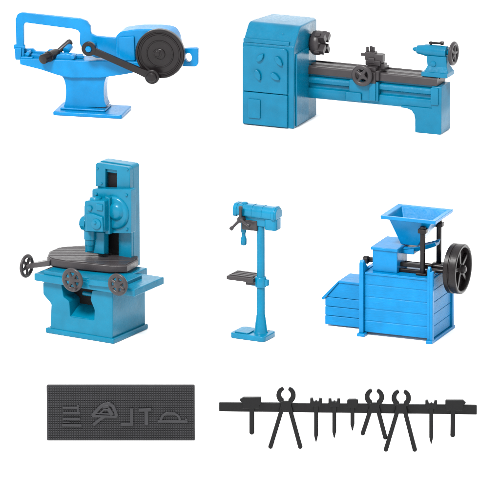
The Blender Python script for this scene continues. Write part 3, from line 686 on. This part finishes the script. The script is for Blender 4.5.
def tongs(c, r, tips, label, dy=0, th=0):
    root, x0 = toolroot('tongs', label, 'tongs', c[0], 'tongs on the rail')
    C = m.xz([c], YF)[0]
    yf, yb = YF-dy, YB-dy
    for s_, tip in ((-1, tips[0]), (1, tips[1])):
        T_ = m.xz([tip], YF)[0]
        arc = []
        for k in range(11):   # from the gap at the top round to the pivot at the bottom
            a_ = R(90 - s_*(19 + 13.6*k)); arc.append((C[0]+r*math.cos(a_), C[1]+r*math.sin(a_)))
        ws = [3.6, 4.1, 4.5, 4.7, 4.9, 5.0, 5.2, 5.3, 5.3, 5.2, 5.2]
        o_ = (0.0 if s_ < 0 else .35)
        tpart('jaw', MB().prism(ribbon(arc, ws), 'y', yf-o_, yb-o_*.3), root, x0, 1.0)
        st = (C[0]+s_*2.4, C[1]-r-1.5)
        mb = MB().prism(ribbon([st, T_], 4.5), 'y', yf+.5-o_, yb-.1-o_*.3)
        mb.cyl((T_[0], yf+.55-o_, T_[1]), (T_[0], yb-.15-o_*.3, T_[1]), 2.4, 2.4, 16, .6)
        tpart('handle', mb, root, x0, .6)
    tpart('pivot', MB().prism(roundpoly([(C[0]-5.5,C[1]-r+1.2),(C[0]+5.5,C[1]-r+1.2),(C[0]+4.4,C[1]-r-9),(C[0]-4.4,C[1]-r-9)], 2), 'y', yf-.5, yb-.2), root, x0, .7)
tongs((286,395.4), 7.3, ((270.5,447.0),(300.2,447.0)), 'black tongs between the left hammer and the slim pointed punches')
tongs((374.4,397.2), 7.3, ((362.8,433.6),(385.2,437.6)), 'short legged black tongs right of the flat headed punch')
tongs((401.4,397.0), 7.3, ((386,448.6),(414.8,448.6)), 'long legged black tongs whose leg crosses the shorter tongs', dy=4.3)
def punch(cx_, top, tip, label, kind, name):
    root, x0 = toolroot(name, label, name, cx_, 'punches and chisels on the rail')
    if kind == 'crown':
        h = [(cx_-6,top),(cx_-2.8,top),(cx_-2.4,top+3),(cx_-.9,top+3.6),(cx_-.9,top+2.2),(cx_+1.1,top+2.2),(cx_+1.3,top+3.4),(cx_+2.6,top+3),(cx_+3.0,top),(cx_+6,top+.2),(cx_+6,top+5),(cx_+4.4,top+8),(cx_-4.4,top+8),(cx_-6,top+5)]
    else:
        h = [(cx_-5.4,top+.8),(cx_-3.6,top-.2),(cx_+3.6,top-.2),(cx_+5.8,top+.8),(cx_+5.8,top+5),(cx_+3.6,top+8),(cx_-3.6,top+8),(cx_-5.4,top+5)]
    tpart('head', MB().prism(m.xz(h, YF), 'y', YF-.5, YB), root, x0, .4)
    sh = m.xz([(cx_-2.1,top+6),(cx_+2.1,top+6),(cx_+2.1,tip-6.5),(cx_+.5,tip),(cx_-.5,tip),(cx_-2.1,tip-6.5)], YF)
    tpart('shank', MB().prism(sh, 'y', YF+.4, YB-.1), root, x0, .6)
punch(316, 398.4, 442.2, 'longer slotted head punch directly right of the leftmost tongs', 'crown', 'punch')
punch(334.2, 398.8, 438.4, 'slotted head punch between the longer slotted one and the flat headed one', 'crown', 'punch')
punch(352.4, 399.6, 431.0, 'shortest punch, with a flat round head, left of the short tongs', 'flat', 'punch')
punch(431.2, 400.4, 444.2, 'slotted head punch standing alone between long tongs and right hammer', 'crown', 'punch')

# ================================================================== FLOOR
mb = MB().box(-9, 9, -10, 9, -.02, 0)
bm = mb.bm; me = bpy.data.meshes.new('floor'); bm.to_mesh(me); bm.free()
fl = bpy.data.objects.new('floor', me); COL.objects.link(fl); fl['kind'] = 'structure'
fm = bpy.data.materials.new('white_studio_paper'); fm.use_nodes = True
nt = fm.node_tree; b = nt.nodes['Principled BSDF']; b.inputs['Roughness'].default_value = .9; b.inputs['Specular IOR Level'].default_value = .1
tcn = nt.nodes.new('ShaderNodeTexCoord'); nn_ = nt.nodes.new('ShaderNodeTexNoise'); nn_.inputs['Scale'].default_value = 300
rr = nt.nodes.new('ShaderNodeMapRange'); rr.inputs['To Min'].default_value = .89; rr.inputs['To Max'].default_value = .92
cmb = nt.nodes.new('ShaderNodeCombineColor')
nt.links.new(tcn.outputs['Object'], nn_.inputs['Vector']); nt.links.new(nn_.outputs['Fac'], rr.inputs['Value'])
for i in range(3): nt.links.new(rr.outputs[0], cmb.inputs[i])
nt.links.new(cmb.outputs[0], b.inputs['Base Color'])
me.materials.append(fm)

# ================================================================== LIGHT: white studio surround and two soft boxes
w = bpy.data.worlds.new('World'); scene.world = w; w.use_nodes = True
w.node_tree.nodes['Background'].inputs['Color'].default_value = (1, 1, 1, 1)
w.node_tree.nodes['Background'].inputs['Strength'].default_value = 2.1
def softbox(name, loc, target, sx_, sy_, power):
    l = bpy.data.lights.new(name, 'AREA'); l.shape = 'RECTANGLE'; l.size = sx_; l.size_y = sy_; l.energy = power
    l.color = (1, .99, .975)
    o = bpy.data.objects.new(name, l); COL.objects.link(o); o.location = loc
    o.rotation_euler = (Vector(target)-Vector(loc)).to_track_quat('-Z', 'Y').to_euler()
softbox('softbox_light', (-1.9, -3.0, 4.2), (0, 0, 0), 1.1, 1.1, 700)
scene.view_settings.view_transform = 'Standard'; scene.view_settings.look = 'None'
scene.view_settings.exposure = 0; scene.view_settings.gamma = 1
